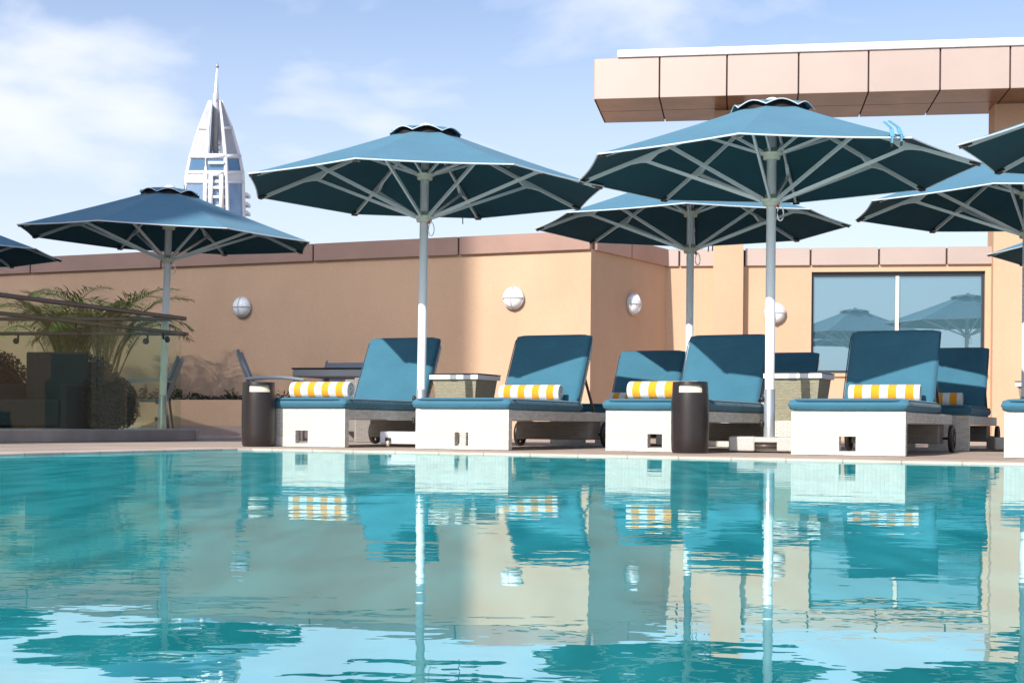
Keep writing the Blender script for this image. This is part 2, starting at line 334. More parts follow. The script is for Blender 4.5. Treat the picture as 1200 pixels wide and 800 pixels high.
# rounded far-left corner
cor = [C0 + E2*.28, C0 + E2*.12 + E1*.03, C0 + E1*.10 + E2*.03, C0 + E1*.28]
pool = cor + pool[1:]
b = MB(); xs = 120
b.add([(p.x, p.y, -.008) for p in pool], [tuple(range(len(pool)))]); tag(b.build('water', 'water'), kind='structure')
# deck: ring of quads between pool outline and outer rectangle
outer = [(-14, -18), (-14, 30), (-14, 30), (16, 30), (16, -18), (-14,-18)]
def ring(inner, outr, z, name, m):
    o = MB(); n = len(inner); vs = [(p[0], p[1], z) for p in inner] + [(p[0], p[1], z) for p in outr]
    o.add(vs, [(i, (i+1) % n, n+(i+1) % n, n+i) for i in range(n)]); return o.build(name, m)
cx = sum(p.x for p in pool)/len(pool); cy = sum(p.y for p in pool)/len(pool)
def off(pl, d):
    res = []
    n = len(pl)
    for i in range(n):
        a, p, q = pl[i-1], pl[i], pl[(i+1) % n]
        e1 = (p-a).normalized(); e2 = (q-p).normalized()
        n1 = Vector((-e1.y, e1.x)); n2 = Vector((-e2.y, e2.x)); nn = (n1+n2).normalized()
        res.append(p + nn*d/max(.4, nn.dot(n1)))
    return res
inner2 = off(pool, .32)
far = off(pool, 30)
tag(ring(inner2, far, 0, 'deck', 'deck'), kind='structure')
o = MB(); n = len(pool)
vs = [(p.x, p.y, -.30) for p in pool] + [(p.x, p.y, .001) for p in pool] + [(p.x, p.y, .004) for p in off(pool, .006)] + [(p.x, p.y, .004) for p in off(pool, .32)] + [(p.x, p.y, -.02) for p in off(pool, .32)]
o.add(vs, [(k*n+i, k*n+(i+1) % n, (k+1)*n+(i+1) % n, (k+1)*n+i) for k in range(4) for i in range(n)]); tag(o.build('pool_edge', 'edge'), kind='structure')
g = MB(); g.add([(-9000,-9000,-45),(9000,-9000,-45),(9000,9000,-45),(-9000,9000,-45)], [(0,1,2,3)]); tag(g.build('ground', 'ground'), kind='structure')
# podium under the terrace
ob = MB(); ob.prism([(p.x, p.y) for p in off(pool, 29.5)], -45, -.35); tag(ob.build('podium', 'stucco'), kind='structure')

# ---- left wall block (peach stucco, corner towards the pool)
WH, CT = 2.50, 2.735
P0 = Vector((-16.0, 18.95 + 17.02*.431)); P1 = Vector((1.02, 18.95)); P2 = Vector((2.23, 20.93)); P3 = Vector((2.23, 31))
lw = empty('terrace_wall', (P1.x, P1.y, 0), 0, 'long peach stucco wall with pinkish metal coping, its corner behind the loungers', 'wall')
def local(o, par):                      # keep world coordinates baked in the mesh while parenting to an Empty
    o.parent = par; o.matrix_parent_inverse = Matrix.Identity(4)
    me = o.data; t = Matrix.Translation(-par.location); me.transform(Matrix.Rotation(-par.rotation_euler.z, 4, 'Z') @ t); return o
local(MB().prism([P0, P1, P2, P3, Vector((-16, 34))], 0, WH).build('wall', 'stucco'), lw)
def coping_run(p, q, cuts, par, m='coping', z0=WH, z1=CT, out_=.05, name='coping_panel', t=.35, backing=True):
    p = Vector(p); q = Vector(q); d = (q-p); ln = d.length; d.normalize(); nrm = Vector((d.y, -d.x))
    fr = [0] + cuts + [ln]; gp = .012
    if backing: local(MB().prism([p + nrm*(out_-.03), q + nrm*(out_-.03), q - nrm*(t-.02), p - nrm*(t-.02)], z0+.004, z1-.02).build('coping_backing', 'gap'), par)
    for a, c in zip(fr[:-1], fr[1:]):
        a2, c2 = p + d*(a+(gp if a > 0 else 0)), p + d*(c-(gp if c < ln else 0))
        bb = MB(); M4 = Matrix.Translation((a2.x, a2.y, 0)) @ Matrix.Rotation(math.atan2(d.y, d.x), 4, 'Z')
        bb.rbox(0, -out_, z0-.012, (c2-a2).length, t, z1, .006, 1, M4); local(bb.build(name, m), par)
ln = (P1-P0).length
def dist(px, p, q): return (lineat(px, 300, p, q).xy - Vector(p)).length
coping_run(P0, P1, [4.0, 7.4, dist(37, P0, P1), dist(190, P0, P1)-.0, dist(368, P0, P1), dist(538, P0, P1)], lw)
coping_run(P1 + Vector((.04, .07)), P2, [1.02], lw)
# ---- rear wall with window
Q0 = Vector((1.98, 20.935)); Q1 = Vector((12.0, 20.90 - 9.77*.15))
rw = empty('poolside_building', (Q0.x, Q0.y, 0), 0, 'peach stucco rear wall with a wide window and pale coping behind the right loungers', 'building')
rd = (Q1-Q0).normalized(); rn = Vector((rd.y, -rd.x)); RM = Matrix.Translation((Q0.x, Q0.y, 0)) @ Matrix.Rotation(math.atan2(rd.y, rd.x), 4, 'Z')
wa = (lineat(950, 360, Q0, Q1).xy-Q0).length; wb_ = (lineat(1153.5, 360, Q0, Q1).xy-Q0).length
z0w = lineat(970, 437, Q0, Q1).z; z1w = lineat(1050, 318, Q0, Q1).z; LN = (Q1-Q0).length
b = MB(); dpt = .25
for x0, x1, a, c in ((0, wa, 0, WH), (wb_, LN, 0, WH), (wa, wb_, 0, z0w), (wa, wb_, z1w, WH)): b.box(x0, 0, a, x1, dpt, c, RM)
b.box(0, dpt, 0, LN, dpt+.1, WH-.002, RM); b.box(0, dpt+5, 0, LN, dpt+5.2, WH, RM); b.box(0, dpt+.1, WH-.2, LN, dpt+5, WH-.004, RM)
local(b.build('wall', 'stucco'), rw)
wf = MB(); fw = .035
for q in ((wa+.003, z0w+.002, wa+fw, z1w-.002), (wb_-fw, z0w+.002, wb_-.003, z1w-.002), (wa+fw, z1w-.06, wb_-fw, z1w-.003), (wa+fw, z0w+.002, wb_-fw, z0w+.04)): wf.box(q[0], .06, q[1], q[2], .16, q[3], RM)
win = local(wf.build('window', 'wframe'), rw)
def sub(o, par, root):                  # sub-part: meshes share the root's local space
    local(o, root); o.parent = par; return o
mid = (lineat(1051, 360, Q0, Q1).xy-Q0).length
sub(MB().box(mid-.025, .05, z0w+.04, mid+.025, .15, z1w-.06, RM).build('mullion', 'mull'), win, rw)
for a, c in ((wa+fw, mid-.025), (mid+.025, wb_-fw)):
    sub(MB().box(a, .10, z0w+.04, c, .11, z1w-.06, RM).build('pane', 'wglass'), win, rw)
sub(MB().box(wa-.04, -.03, z0w-.05, wb_+.04, .06, z0w-.001, RM).build('sill', 'stucco'), win, rw)
cuts = [(lineat(x, 300, Q0, Q1).xy-Q0).length for x in (944, 1024, 1103, 1186)]; cuts = [cuts[0]-1.86, cuts[0]-.93] + cuts + [cuts[-1]+.98, cuts[-1]+1.96, cuts[-1]+2.94]
coping_run(Q0 + Vector((.06,0)), Q1, [c for c in cuts if c > .1], rw, m='fascia')
# ---- portal beam on two columns
A0 = Vector((1.09, 20.0)); A1 = Vector((13.0, 20.0-11.91*.158)); bd = (A1-A0).normalized()
pg = empty('portal_beam', (A0.x, A0.y, 0), 0, 'large raised beam of copper pink metal panels with a white cap, carried on peach columns', 'pergola')
BM_ = Matrix.Translation((A0.x, A0.y, 0)) @ Matrix.Rotation(math.atan2(bd.y, bd.x), 4, 'Z'); BL = (A1-A0).length
zb0, zb1 = 4.70, 5.26
local(MB().box(.03, .03, zb0+.03, BL, 1.56, zb1-.02, BM_).build('beam_core', 'gap'), pg)
jx = [0] + [(lineat(x, 90, A0, A1).xy-A0).length for x in (772, 851, 935, 1017, 1101, 1183)]
while jx[-1] < BL-1: jx.append(jx[-1]+.99)
for a, c in zip(jx[:-1], jx[1:]):
    a += .01; c -= .01
    local(MB().rbox(a, 0, zb0, c, .028, zb1, .005, 1, BM_).build('fascia_panel', 'fascia'), pg)
    for y0, y1 in ((.03, .79), (.81, 1.58)):
        skew = .30
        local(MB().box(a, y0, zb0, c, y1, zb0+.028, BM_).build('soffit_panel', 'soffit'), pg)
local(MB().rbox(0, .035, zb0, .03, 1.56, zb1, .004, 1, BM_ @ Matrix.Translation((-.0,0,0))).build('end_panel', 'fascia'), pg)
local(MB().rbox(.33, -.03, zb1+.002, BL, 1.6, zb1+.105, .008, 1, BM_).build('cap', 'cap'), pg)
for x0, x1 in ((835, 870), (1160.5, 1206)):
    a = (lineat(x0, 330, Q0, Q1).xy-Q0).length; c = (lineat(x1, 330, Q0, Q1).xy-Q0).length
    cc = MB(); cc.box(a, -.17, 0, c, -.003, zb0-.002, RM); cc.box(a, 0, CT+.003, c, .3, zb0-.002, RM); local(cc.build('column', 'stucco'), pg)

# ---- planter
PL = [lineat(-60, 500, (-3,19), (-9,21.6)).xy]
pa = at(230, 468, 19.4); dw = (P1-P0).normalized(); nw = Vector((dw.y, -dw.x))
pf = Vector((pa.x, pa.y)); pA = pf - dw*7.5; pB = pf + dw*1.75
back = lambda p: p - nw*((p-P1).dot(nw))   # onto the wall line
pk = empty('planter', (pf.x, pf.y, 0), 0, 'long low peach planter box with tile base against the left wall', 'planter')
b = MB(); bb_, ba_ = back(pB)+nw*.004, back(pA)+nw*.004
b.prism([pA, pB, bb_, ba_], .135, .42); b.prism([pA, pB, pB-nw*.12, pA-nw*.12], .42, .48); b.prism([pB-dw*.12-nw*.12, pB-nw*.12, bb_, bb_-dw*.12], .42, .48)
local(b.build('planter_wall', 'stucco'), pk)
local(MB().prism([pA+nw*.015, pB+nw*.015+dw*.015, bb_+dw*.015, ba_], 0, .134).build('tile_base', 'tile'), pk)
tag(MB().prism([pA-nw*.125, pB-nw*.125-dw*.125, bb_-dw*.125+nw*.003, ba_+nw*.003], .4205, .45).build('soil', 'soil'), kind='structure')

# ------------------------------------------------------------------ umbrellas
UR, RZ, AZ = 1.515, 2.11, 2.665
def canopy_pt(k, s, t):                 # k panel, s 0..1 along the rim, t 0..1 from centre to rim
    a0 = R(22.5+45*k); a1 = R(22.5+45*(k+1))
    p0 = Vector((math.sin(a0), -math.cos(a0))); p1 = Vector((math.sin(a1), -math.cos(a1)))
    p = p0.lerp(p1, s); pull = 1 - .012*math.sin(math.pi*s)*t
    sag = -.014*math.sin(math.pi*s)*t*(1-t)*2.2 - .004*math.sin(math.pi*s)*t
    z = RZ + (AZ-RZ)*(1-t) - .012*math.sin(math.pi*t)
    return Vector((p.x*UR*t*pull, p.y*UR*t*pull, z+sag))
def make_umbrella():
    root = empty('parasol', (0,0,0))
    c = MB(); NS, NT = 8, 8
    for k in range(8):
        vs = [canopy_pt(k, i/NS, .17+.83*j/NT) for j in range(NT+1) for i in range(NS+1)]
        c.add(vs, [(j*(NS+1)+i, j*(NS+1)+i+1, (j+1)*(NS+1)+i+1, (j+1)*(NS+1)+i) for j in range(NT) for i in range(NS)])
    can = c.build('canopy', 'canopy', root, fix=False)
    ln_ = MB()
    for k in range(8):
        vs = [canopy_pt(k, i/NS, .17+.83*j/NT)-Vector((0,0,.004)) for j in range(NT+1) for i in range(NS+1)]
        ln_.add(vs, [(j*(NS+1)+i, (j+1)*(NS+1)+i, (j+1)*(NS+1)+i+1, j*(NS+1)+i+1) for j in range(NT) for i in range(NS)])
    ln_.build('shaded_underside', 'shaded_underside', can, fix=False)  # second cloth layer, dark to imitate shade under the canopy
    tr = MB(); pts = [canopy_pt(k, i/8, 1.0) for k in range(8) for i in range(8)]
    tr.tube(pts, .006, 5, closed=True); tr.build('trim', 'trim', can)
    # vent cap with scalloped rim
    vc = MB(); ed = []; N = 64; rows = []
    for t, zz in ((.0, 2.635), (.45, 2.632), (.72, 2.608), (1.0, 2.565)):
        row = []
        for j in range(N):
            a = 2*math.pi*j/N + R(22.5); ph = (j % 8)/8
            rad = .315*math.cos(math.pi/8)/math.cos((ph-.5)*math.pi/4)
            lift = .04*math.sin(math.pi*ph)*t**3
            row.append(Vector((math.sin(a)*rad*t, -math.cos(a)*rad*t, zz + lift)))
        rows.append(row)
    vs = [p for r_ in rows for p in r_]
    vc.add(vs, [(i*N+j, i*N+(j+1) % N, (i+1)*N+(j+1) % N, (i+1)*N+j) for i in range(3) for j in range(N)], False)
    cap = vc.build('vent', 'canopy', root, fix=False)
    MB().lathe([(.27, 2.53), (.255, 2.60), (.12, 2.615), (.001, 2.615)], 24).build('vent_shade', 'black', cap)  # black ring added to stand for the shade inside the vent opening
    e = MB(); e.tube(rows[-1], .0045, 5, closed=True); e.build('trim', 'trim', cap)
    MB().lathe([(.001, 2.675), (.03, 2.672), (.05, 2.66), (.055, 2.64), (.055, 2.63)], 20).build('finial', 'alu', root)
    MB().lathe([(.036, .10), (.036, 2.62), (.001, 2.62)], 20).build('pole', 'alu', root)
    s = MB(); s.lathe([(.042, .115), (.042, .47), (.037, .475)], 20); s.build('sleeve', 'sleeve', root)
    for z in (.22, .40):
        k_ = MB(); k_.lathe([(.001,-.075),(.022,-.07),(.024,-.05),(.01,-.045),(.008,-.03)], 12, (0,0,z), 'X'); k_.build('clamp_knob', 'black', root)
    for z, nm in ((1.89, 'lower_hub'), (2.24, 'upper_hub')):
        h = MB(); h.lathe([(.04, z-.035), (.062, z-.03), (.066, z), (.085, z+.005), (.085, z+.018), (.05, z+.025), (.05, z+.05), (.037, z+.05)], 20); h.build(nm, 'hub', root)
    for k in range(8):
        a = R(22.5+45*k); d = Vector((math.sin(a), -math.cos(a), 0))
        r_ = MB(); q0 = canopy_pt(k, 0, .10); q1 = canopy_pt(k, 0, .955); dn = Vector((0,0,-.022)); mid_ = canopy_pt(k, 0, .55)
        r_.bar(q0+dn, mid_+dn, .018, .028); r_.bar(mid_+dn, q1+dn, .018, .028)
        rib = r_.build('rib', 'rib', root)
        pk_ = MB(); pk_.bar(canopy_pt(k, 0, .99)-Vector((0,0,.02)), canopy_pt(k, 0, .94)-Vector((0,0,.024)), .055, .014); pk_.build('corner_pocket', 'black', rib)
        gp = canopy_pt(k, 0, .64)+Vector((0,0,-.055))
        gs = MB(); g0 = canopy_pt(k, 0, .56)+dn; g1 = canopy_pt(k, 0, .76)+dn
        side = Vector((d.y, -d.x, 0))*.014
        poly = [g0, gp+Vector((0,0,-.012))-d*.02, gp+Vector((0,0,-.012))+d*.05, g1]
        vs = [p-side for p in poly] + [p+side for p in poly]
        gs.add(vs, [(0,1,2,3),(7,6,5,4),(0,4,5,1),(1,5,6,2),(2,6,7,3),(3,7,4,0)]); gs.build('bracket', 'rib', rib)
        st = MB(); st.bar(d*.06+Vector((0,0,1.895)), gp, .017, .026); st.build('strut', 'rib', root)
        br = MB(); br.bar(d*.06+Vector((0,0,2.25)), canopy_pt(k, 0, .36)+dn*1.6, .014, .02); br.build('brace', 'rib', root)
    lp_ = MB(); pts = [Vector((.045+.03*math.sin(t)+.004*t, -.05, 1.86-.06*(1-math.cos(t)))) for t in [i*2*math.pi/14 for i in range(14)]]
    lp_.tube(pts, .005, 6); lp_.build('cord', 'alu', root)
    MB().rbox(.03, -.055, 1.84, .048, -.04, 1.865, .004, 1).build('cleat', 'red', root)
    return root
def base_block(par, rz, casters):
    m = Matrix.Rotation(rz, 4, 'Z'); b = MB(); h = .118
    if casters:
        b.rbox(-.29, -.27, .025, .29, .27, .125, .012, 2, m); o = b.build('base', 'cap', par)
        for x in (-.22, .04, .22):
            c = MB(); c.lathe([(.001,-.012),(.026,-.012),(.026,.012),(.001,.012)], 14, (x, -.275, .027), 'X'); 
            c.v = [tuple(m @ Vector(v)) for v in c.v]; c.build('caster', 'liner', o)
            f = MB(); f.box(x-.022, -.285, .045, x+.022, -.262, .075, m); f.build('caster_fork', 'black', o)
    else:
        b.rbox(-.29, -.28, .012, -.10, .28, h, .012, 2, m); b.rbox(.06, -.28, .012, .29, .28, h, .012, 2, m)
        b.box(-.103, -.276, .080, .063, .276, h-.003, m); b.box(-.103, -.20, .012, .063, .276, .082, m); o = b.build('base', 'granite', par)
        r_ = MB(); r_.tube([m @ Vector((-.098,-.245,.05)), m @ Vector((.058,-.245,.05))], .016, 10); r_.build('roller', 'rail', o)
proto_u = make_umbrella()
UM = [(-.773, 12.19, 6.5, 'open blue parasol at centre left with a black clip hanging from its rim', 1, 0),
      (1.959, 10.98, 4.3, 'largest open blue parasol, on a speckled stone base, straps hanging over its rim', 0, 0),
      (1.755, 14.32, 13.8, 'open blue parasol behind and below the largest parasol, in front of the wall corner', 0, 0),
      (4.616, 12.97, -6.5, 'open blue parasol cut by the right picture edge, below the highest one there', 0, 0),
      (-3.67, 15.10, 11.5, 'open dark blue parasol below the tower, behind the glass balustrade', 0, 0),
      (4.60, 9.77, 14.5, 'nearest parasol at the right edge, only its left tip showing above another canopy', 0, 0),
      (6.83, 15.87, 8.0, 'farthest parasol at the right edge, a small tip showing below the other canopies', 0, 0),
      (-6.92, 17.0, 3.0, 'parasol at the left edge of the photo, only its right tip showing, lit from below', 0, 0)]
us = []
for i, (x, y, a, lab, cast, lean) in enumerate(UM):
    u = proto_u if i == 0 else copy_tree(proto_u); us.append(u)
    ks_ = (.945, .957, .938, .938, .945, .945, .945, .945)[i]; u.location = (x*ks_, y*ks_, 0); u.scale = (.965,)*3; u.rotation_euler = (0, 0, R(a)); tag(u, lab, 'parasol', 'blue parasols round the pool')
for i, u in enumerate(us): base_block(u, -TH*.45 - R(UM[i][2]) if not UM[i][4] else R(-6) - R(UM[i][2]), UM[i][4])
us[0].rotation_euler = (0, R(.45), R(6.5)); us[4].rotation_euler = (R(1.5), R(1.5), R(11.5)); us[4].scale.z = .94
# straps
def strap(u, pts, m, wd=.03, name='strap'):
    inv = (Matrix.Translation(u.location) @ Matrix.Rotation(u.rotation_euler.z, 4, 'Z') @ Matrix.Scale(u.scale.x, 4)).inverted()
    b = MB()
    for p, q in zip(pts[:-1], pts[1:]): b.bar(inv @ Vector(p), inv @ Vector(q), wd, .008)
    b.build(name, m, u)
Ys = 9.22
M['strapb'] = mat('strap_blue', (.10, .29, .40), .8)
strap(us[1], [at(1035, 143, Ys), at(1044, 151, Ys-.05), at(1045, 160, Ys-.1), at(1044, 168, Ys-.1)], 'strapb', .028)
strap(us[1], [at(1041, 142, Ys+.02), at(1052, 150, Ys-.05), at(1055, 158, Ys-.1), at(1055.5, 166, Ys-.1)], 'strapb', .028)
strap(us[1], [at(1044, 168, Ys-.1), at(1044, 172, Ys-.1)], 'black', .03, 'buckle'); strap(us[1], [at(1055.5, 166, Ys-.1), at(1055.5, 171, Ys-.1)], 'black', .03, 'buckle')
strap(us[0], [at(539, 249, 12.5), at(539.5, 262, 12.5)], 'black', .03, 'buckle')
strap(us[2], [at(829.5, 288, 14.5), at(829, 295, 14.5)], 'black', .03, 'buckle'); strap(us[2], [at(834.5, 286, 14.5), at(834, 294, 14.5)], 'black', .03, 'buckle')

# ------------------------------------------------------------------ loungers
W2 = .375
def cushion(mb, w_, l_, t_, m, nx=14, ny=22, e=7):
    def g(n): return [math.sin((i/n-.5)*math.pi) for i in range(n+1)]
    gx, gy = g(nx), g(ny)
    def h(x, y): return (t_/2)*max(0, (1-abs(x)**e))**.34*max(0, (1-abs(y)**(e*2.2)))**.34
    k = []
    for sgn in (1, -1):
        vs = []
        for y in gy:
            for x in gx:
                shx = 1-.012*(1-abs(y)); zz = sgn*h(x, y)*(1 + .06*math.cos(x*1.5)*math.cos(y*1.5))
                vs.append(m @ Vector((x*w_/2, y*l_/2, zz)))
        fs = [(j*(nx+1)+i, j*(nx+1)+i+1, (j+1)*(nx+1)+i+1, (j+1)*(nx+1)+i) for j in range(ny) for i in range(nx)]
        if sgn < 0: fs = [f[::-1] for f in fs]
        mb.add(vs, fs, True)
    return mb
def piping(parent, w_, l_, m, z=0.0):
    N = 72; pts = []
    for i in range(N):
        a = 2*math.pi*i/N; c_, s_ = math.cos(a), math.sin(a); k = (abs(c_)**14 + abs(s_)**14)**(-1/14)
        pts.append(m @ Vector((c_*k*w_/2*1.002, s_*k*l_/2*1.002, z)))
    b = MB(); b.tube(pts, .0045, 6, closed=True); b.build('piping', 'piping', parent)
BA = R(61.5); BLn = .615; TH_ = 1.40
def make_lounger():
    root = empty('sun_lounger', (0,0,0))
    b = MB(); H = .292
    for q in ((-W2, 0, .004, -.055, .06, H), (.055, 0, .004, W2, .06, H), (-.055, .001, .004, .055, .06, .03), (-.055, .001, .128, .055, .06, H)): b.box(*q)
    b.build('front_panel', 'wicker', root)
    for sx in (-1, 1):
        r_ = MB(); r_.rbox(min(sx*W2, sx*(W2-.045)), .0605, .215, max(sx*W2, sx*(W2-.045)), 2.06, H-.001, .004, 1); r_.build('side_rail', 'wicker', root)
    r_ = MB(); r_.box(-W2+.046, .08, .235, W2-.046, 2.02, .275)
    r_.build('slat_bed', 'wicker', root)
    r_ = MB(); r_.rbox(-W2+.05, 1.70, .065, W2-.05, 1.98, .214, .004, 1); r_.build('rear_panel', 'wickerg', root)
    MB().tube([(-W2-.01, 1.93, .108), (W2+.01, 1.93, .108)], .01, 8).build('axle', 'black', root)
    for sx in (-1, 1):
        wl = MB(); x = sx*(W2+.018)
        wl.lathe([(.022,-.02),(.03,-.02),(.03,.02),(.022,.02),(.001,.02)], 16, (x, 1.93, .108), 'X')
        for k in range(6):
            a = k*math.pi/3; wl.bar((x, 1.93+.025*math.cos(a), .108+.025*math.sin(a)), (x, 1.93+.088*math.cos(a), .108+.088*math.sin(a)), .022, .012)
        wl.lathe([(.080,-.016),(.086,-.016),(.086,.016),(.080,.016),(.080,-.016)], 28, (x, 1.93, .108), 'X')
        wh = wl.build('wheel', 'wheel', root)
        ty = MB(); ty.lathe([(.086,-.018),(.104,-.016),(.106,0),(.104,.016),(.086,.018)], 28, (x, 1.93, .108), 'X'); ty.build('tyre', 'black', wh)
    t_ = .088
    Ms = Matrix.Translation((0, (TH_+.0)/2-.012, H+t_/2-.002))
    sc_ = cushion(MB(), .79, TH_+.03, t_, Ms, e=18).build('seat_cushion', 'blue', root); piping(sc_, .79, TH_+.03, Ms, .028)
    zc = H+t_*.85; dirv = Vector((0, math.cos(BA), math.sin(BA))); nv = Vector((0, -math.sin(BA), math.cos(BA)))
    c0 = Vector((0, TH_, zc)); L_ = BLn+.03
    cen = c0 + dirv*(L_/2) - nv*(.038)
    Mx = Matrix.Translation(cen) @ Matrix(((1,0,0,0),(0,dirv.y,nv.y,0),(0,dirv.z,nv.z,0),(0,0,0,1)))
    bc_ = cushion(MB(), .675, L_, .085, Mx, e=18).build('back_cushion', 'blue', root); piping(bc_, .675, L_, Mx, .026)
    fm = MB(); Mf = Matrix.Translation(cen - nv*.062) @ Matrix(((1,0,0,0),(0,dirv.y,nv.y,0),(0,dirv.z,nv.z,0),(0,0,0,1)))
    fm.rbox(-.325, -L_/2-.02, -.016, .325, L_/2-.03, .016, .004, 1, Mf); fm.build('back_frame', 'wicker', root)
    for sx in (-1, 1):
        s_ = MB(); a = c0 + dirv*.30 - nv*.10 + Vector((sx*.31, 0, 0)); s_.bar(a, Vector((sx*.31, TH_+.46, .285)), .02, .012); s_.build('support_strut', 'rail', root)
    return root
LG = 'sun loungers in two rows beside the pool'
proto_l = make_lounger()
def place_lounger(i, Xr, Yr, th, lab):
    o = proto_l if i == 0 else copy_tree(proto_l)
    t = R(th); Xr, Yr = Xr*.987, Yr*.987; o.location = (Xr - W2*math.cos(t), Yr + W2*math.sin(t), 0); o.rotation_euler = (0, 0, -t)
    tag(o, lab, 'sun lounger', LG); return o
LS = [(-1.273, 10.99, 22.6, 'front lounger with blue cushions beside the left waste bin, a striped towel on it'),
      (-.024, 10.414, 24.3, 'front lounger standing just right of the pole of the centre left parasol'),
      (1.366, 10.175, 26.0, 'front lounger partly hidden behind the right waste bin, towel at its backrest'),
      (2.586, 9.476, 25.0, 'front lounger with the full white wicker foot panel in front of the window'),
      (3.87, 9.0, 25.0, 'lounger at the right picture edge, only its left foot corner showing'),
      (1.04, 12.80, 24.3, 'rear row lounger showing its backrest between the second and third front loungers'),
      (2.39, 12.95, 25.0, 'rear row lounger whose dark backrest top shows behind the side table and white pole'),
      (3.74, 11.80, 24.5, 'rear row lounger right of the full front one, shaded towel against its backrest')]
loungers = [place_lounger(i, *a) for i, a in enumerate(LS)]
# ------------------------------------------------------------------ towels
def make_towel():
    b = MB(); Lh = .26; turns = 3.2; N = 90; th_ = .0095
    outer_, inner_ = [], []
    for i in range(N+1):
        t = i/N; a = t*turns*2*math.pi + .6; r_ = .016 + (.072-.016)*t
        for lst, rr in ((outer_, r_), (inner_, r_-th_)): lst.append((rr*math.cos(a), rr*math.sin(a)))
    vs = []
    secs = [-1, -.985, -.93, -.6, -.2, .2, .6, .93, .985, 1]
    for k, sx in enumerate(secs):
        sh = .93 if abs(sx) > .99 else (.985 if abs(sx) > .98 else 1)
        for y, z in outer_: vs.append((sx*Lh, y*sh, z*sh))
        for y, z in inner_: vs.append((sx*Lh, y*sh, z*sh))
    n = N+1; fs = []
    for k in range(len(secs)-1):
        o = k*2*n; p = (k+1)*2*n
        for i in range(N):
            fs.append((o+i, o+i+1, p+i+1, p+i)); fs.append((o+n+i+1, o+n+i, p+n+i, p+n+i+1))
        fs.append((o, p, p+n, o+n)); fs.append((o+N, o+n+N, p+n+N, p+N))
    for o, s_ in ((0, 1), ((len(secs)-1)*2*n, -1)):
        for i in range(N):
            f = (o+i, o+n+i, o+n+i+1, o+i+1); fs.append(f if s_ > 0 else f[::-1])
    b.add(vs, fs, True); return b.build('rolled_towel', 'towel', None)
proto_t = make_towel()
TW = [(0, .0, 0.0, 'yellow and white striped rolled towel on the lounger beside the left waste bin'),
      (1, -.02, 1.0, 'striped rolled towel with spiral end showing, on the lounger right of the centre left pole'),
      (2, .0, -1.5, 'large yellow and white striped rolled towel half hidden by the right waste bin'),
      (3, .0, .5, 'yellow and white striped rolled towel on the full lounger in front of the window'),
      (5, -.02, 0, 'shaded striped rolled towel, a small bit showing left of the towel by the right bin'),
      (6, .0, 0, 'shaded striped rolled towel glimpsed left of the white pole on the rear lounger'),
      (7, -.10, 0, 'shaded orange and lilac looking striped towel on the rear lounger at right')]
for i, (li, dx, dr, lab) in enumerate(TW):
    o = proto_t if i == 0 else copy_tree(proto_t); l = loungers[li]
    ty = {0: .30, 2: .17}.get(li, TH_-.10); base = l.matrix_basis @ Vector((dx, ty, (.292+.086+.066))); o.location = base
    o.rotation_euler = (R(dr*3+190), 0, l.rotation_euler.z + R(dr)); tag(o, lab, 'towel', 'striped rolled towels on the loungers')
# ------------------------------------------------------------------ side tables
def make_table():
    root = empty('side_table', (0,0,0)); S = .455; zt = .605
    b = MB(); 
    q0 = .40; q1 = .35   # tapering wicker pedestal
    def fr(s_, z): return [(-s_/2, -s_/2, z), (s_/2, -s_/2, z), (s_/2, s_/2, z), (-s_/2, s_/2, z)]
    fc = [(3,2,1,0),(4,5,6,7),(0,1,5,4),(1,2,6,5),(2,3,7,6),(3,0,4,7)]
    b.add(fr(q1, .0) + fr(q1, .235), fc); b.build('pedestal', 'wicker', root)
    b = MB(); b.add(fr(q1-.02, .237) + fr(q0+.01, zt-.045), fc); b.build('basket', 'wickert', root)
    t = MB()
    t.rbox(-S/2, -S/2, zt-.045, S/2, -S/2+.02, zt-.006, .003, 1); t.rbox(-S/2, S/2-.02, zt-.045, S/2, S/2, zt-.006, .003, 1)
    t.rbox(-S/2, -S/2+.021, zt-.045, -S/2+.02, S/2-.021, zt-.006, .003, 1); t.rbox(S/2-.02, -S/2+.021, zt-.045, S/2, S/2-.021, zt-.006, .003, 1)
    t.build('apron', 'cap', root)
    MB().rbox(-S/2-.004, -S/2-.004, zt-.005, S/2+.004, S/2+.004, zt+.004, .002, 1).build('glass_top', 'gtop', root)
    k = MB(); k.box(-.03, -S/2-.004, zt-.044, .03, -S/2-.0005, zt-.007); k.build('bracket', 'sleeve', root)
    return root
proto_tb = make_table()
for i, (xr, yr, lab) in enumerate(((-.29, 12.0, 'wicker side table with dark top between the two left front loungers'),
                                   (2.36, 11.0, 'wicker side table with dark top below the window, right of the largest pole'),
                                   (4.86, 12.56, 'wicker side table at the right picture edge, a corner of its top showing'))):
    o = proto_tb if i == 0 else copy_tree(proto_tb); h = .228
    o.location = (xr - h*math.cos(TH) + h*math.sin(TH), yr + h*math.sin(TH) + h*math.cos(TH), 0); o.rotation_euler = (0,0,-TH)
    tag(o, lab, 'side table', 'side tables between the loungers')
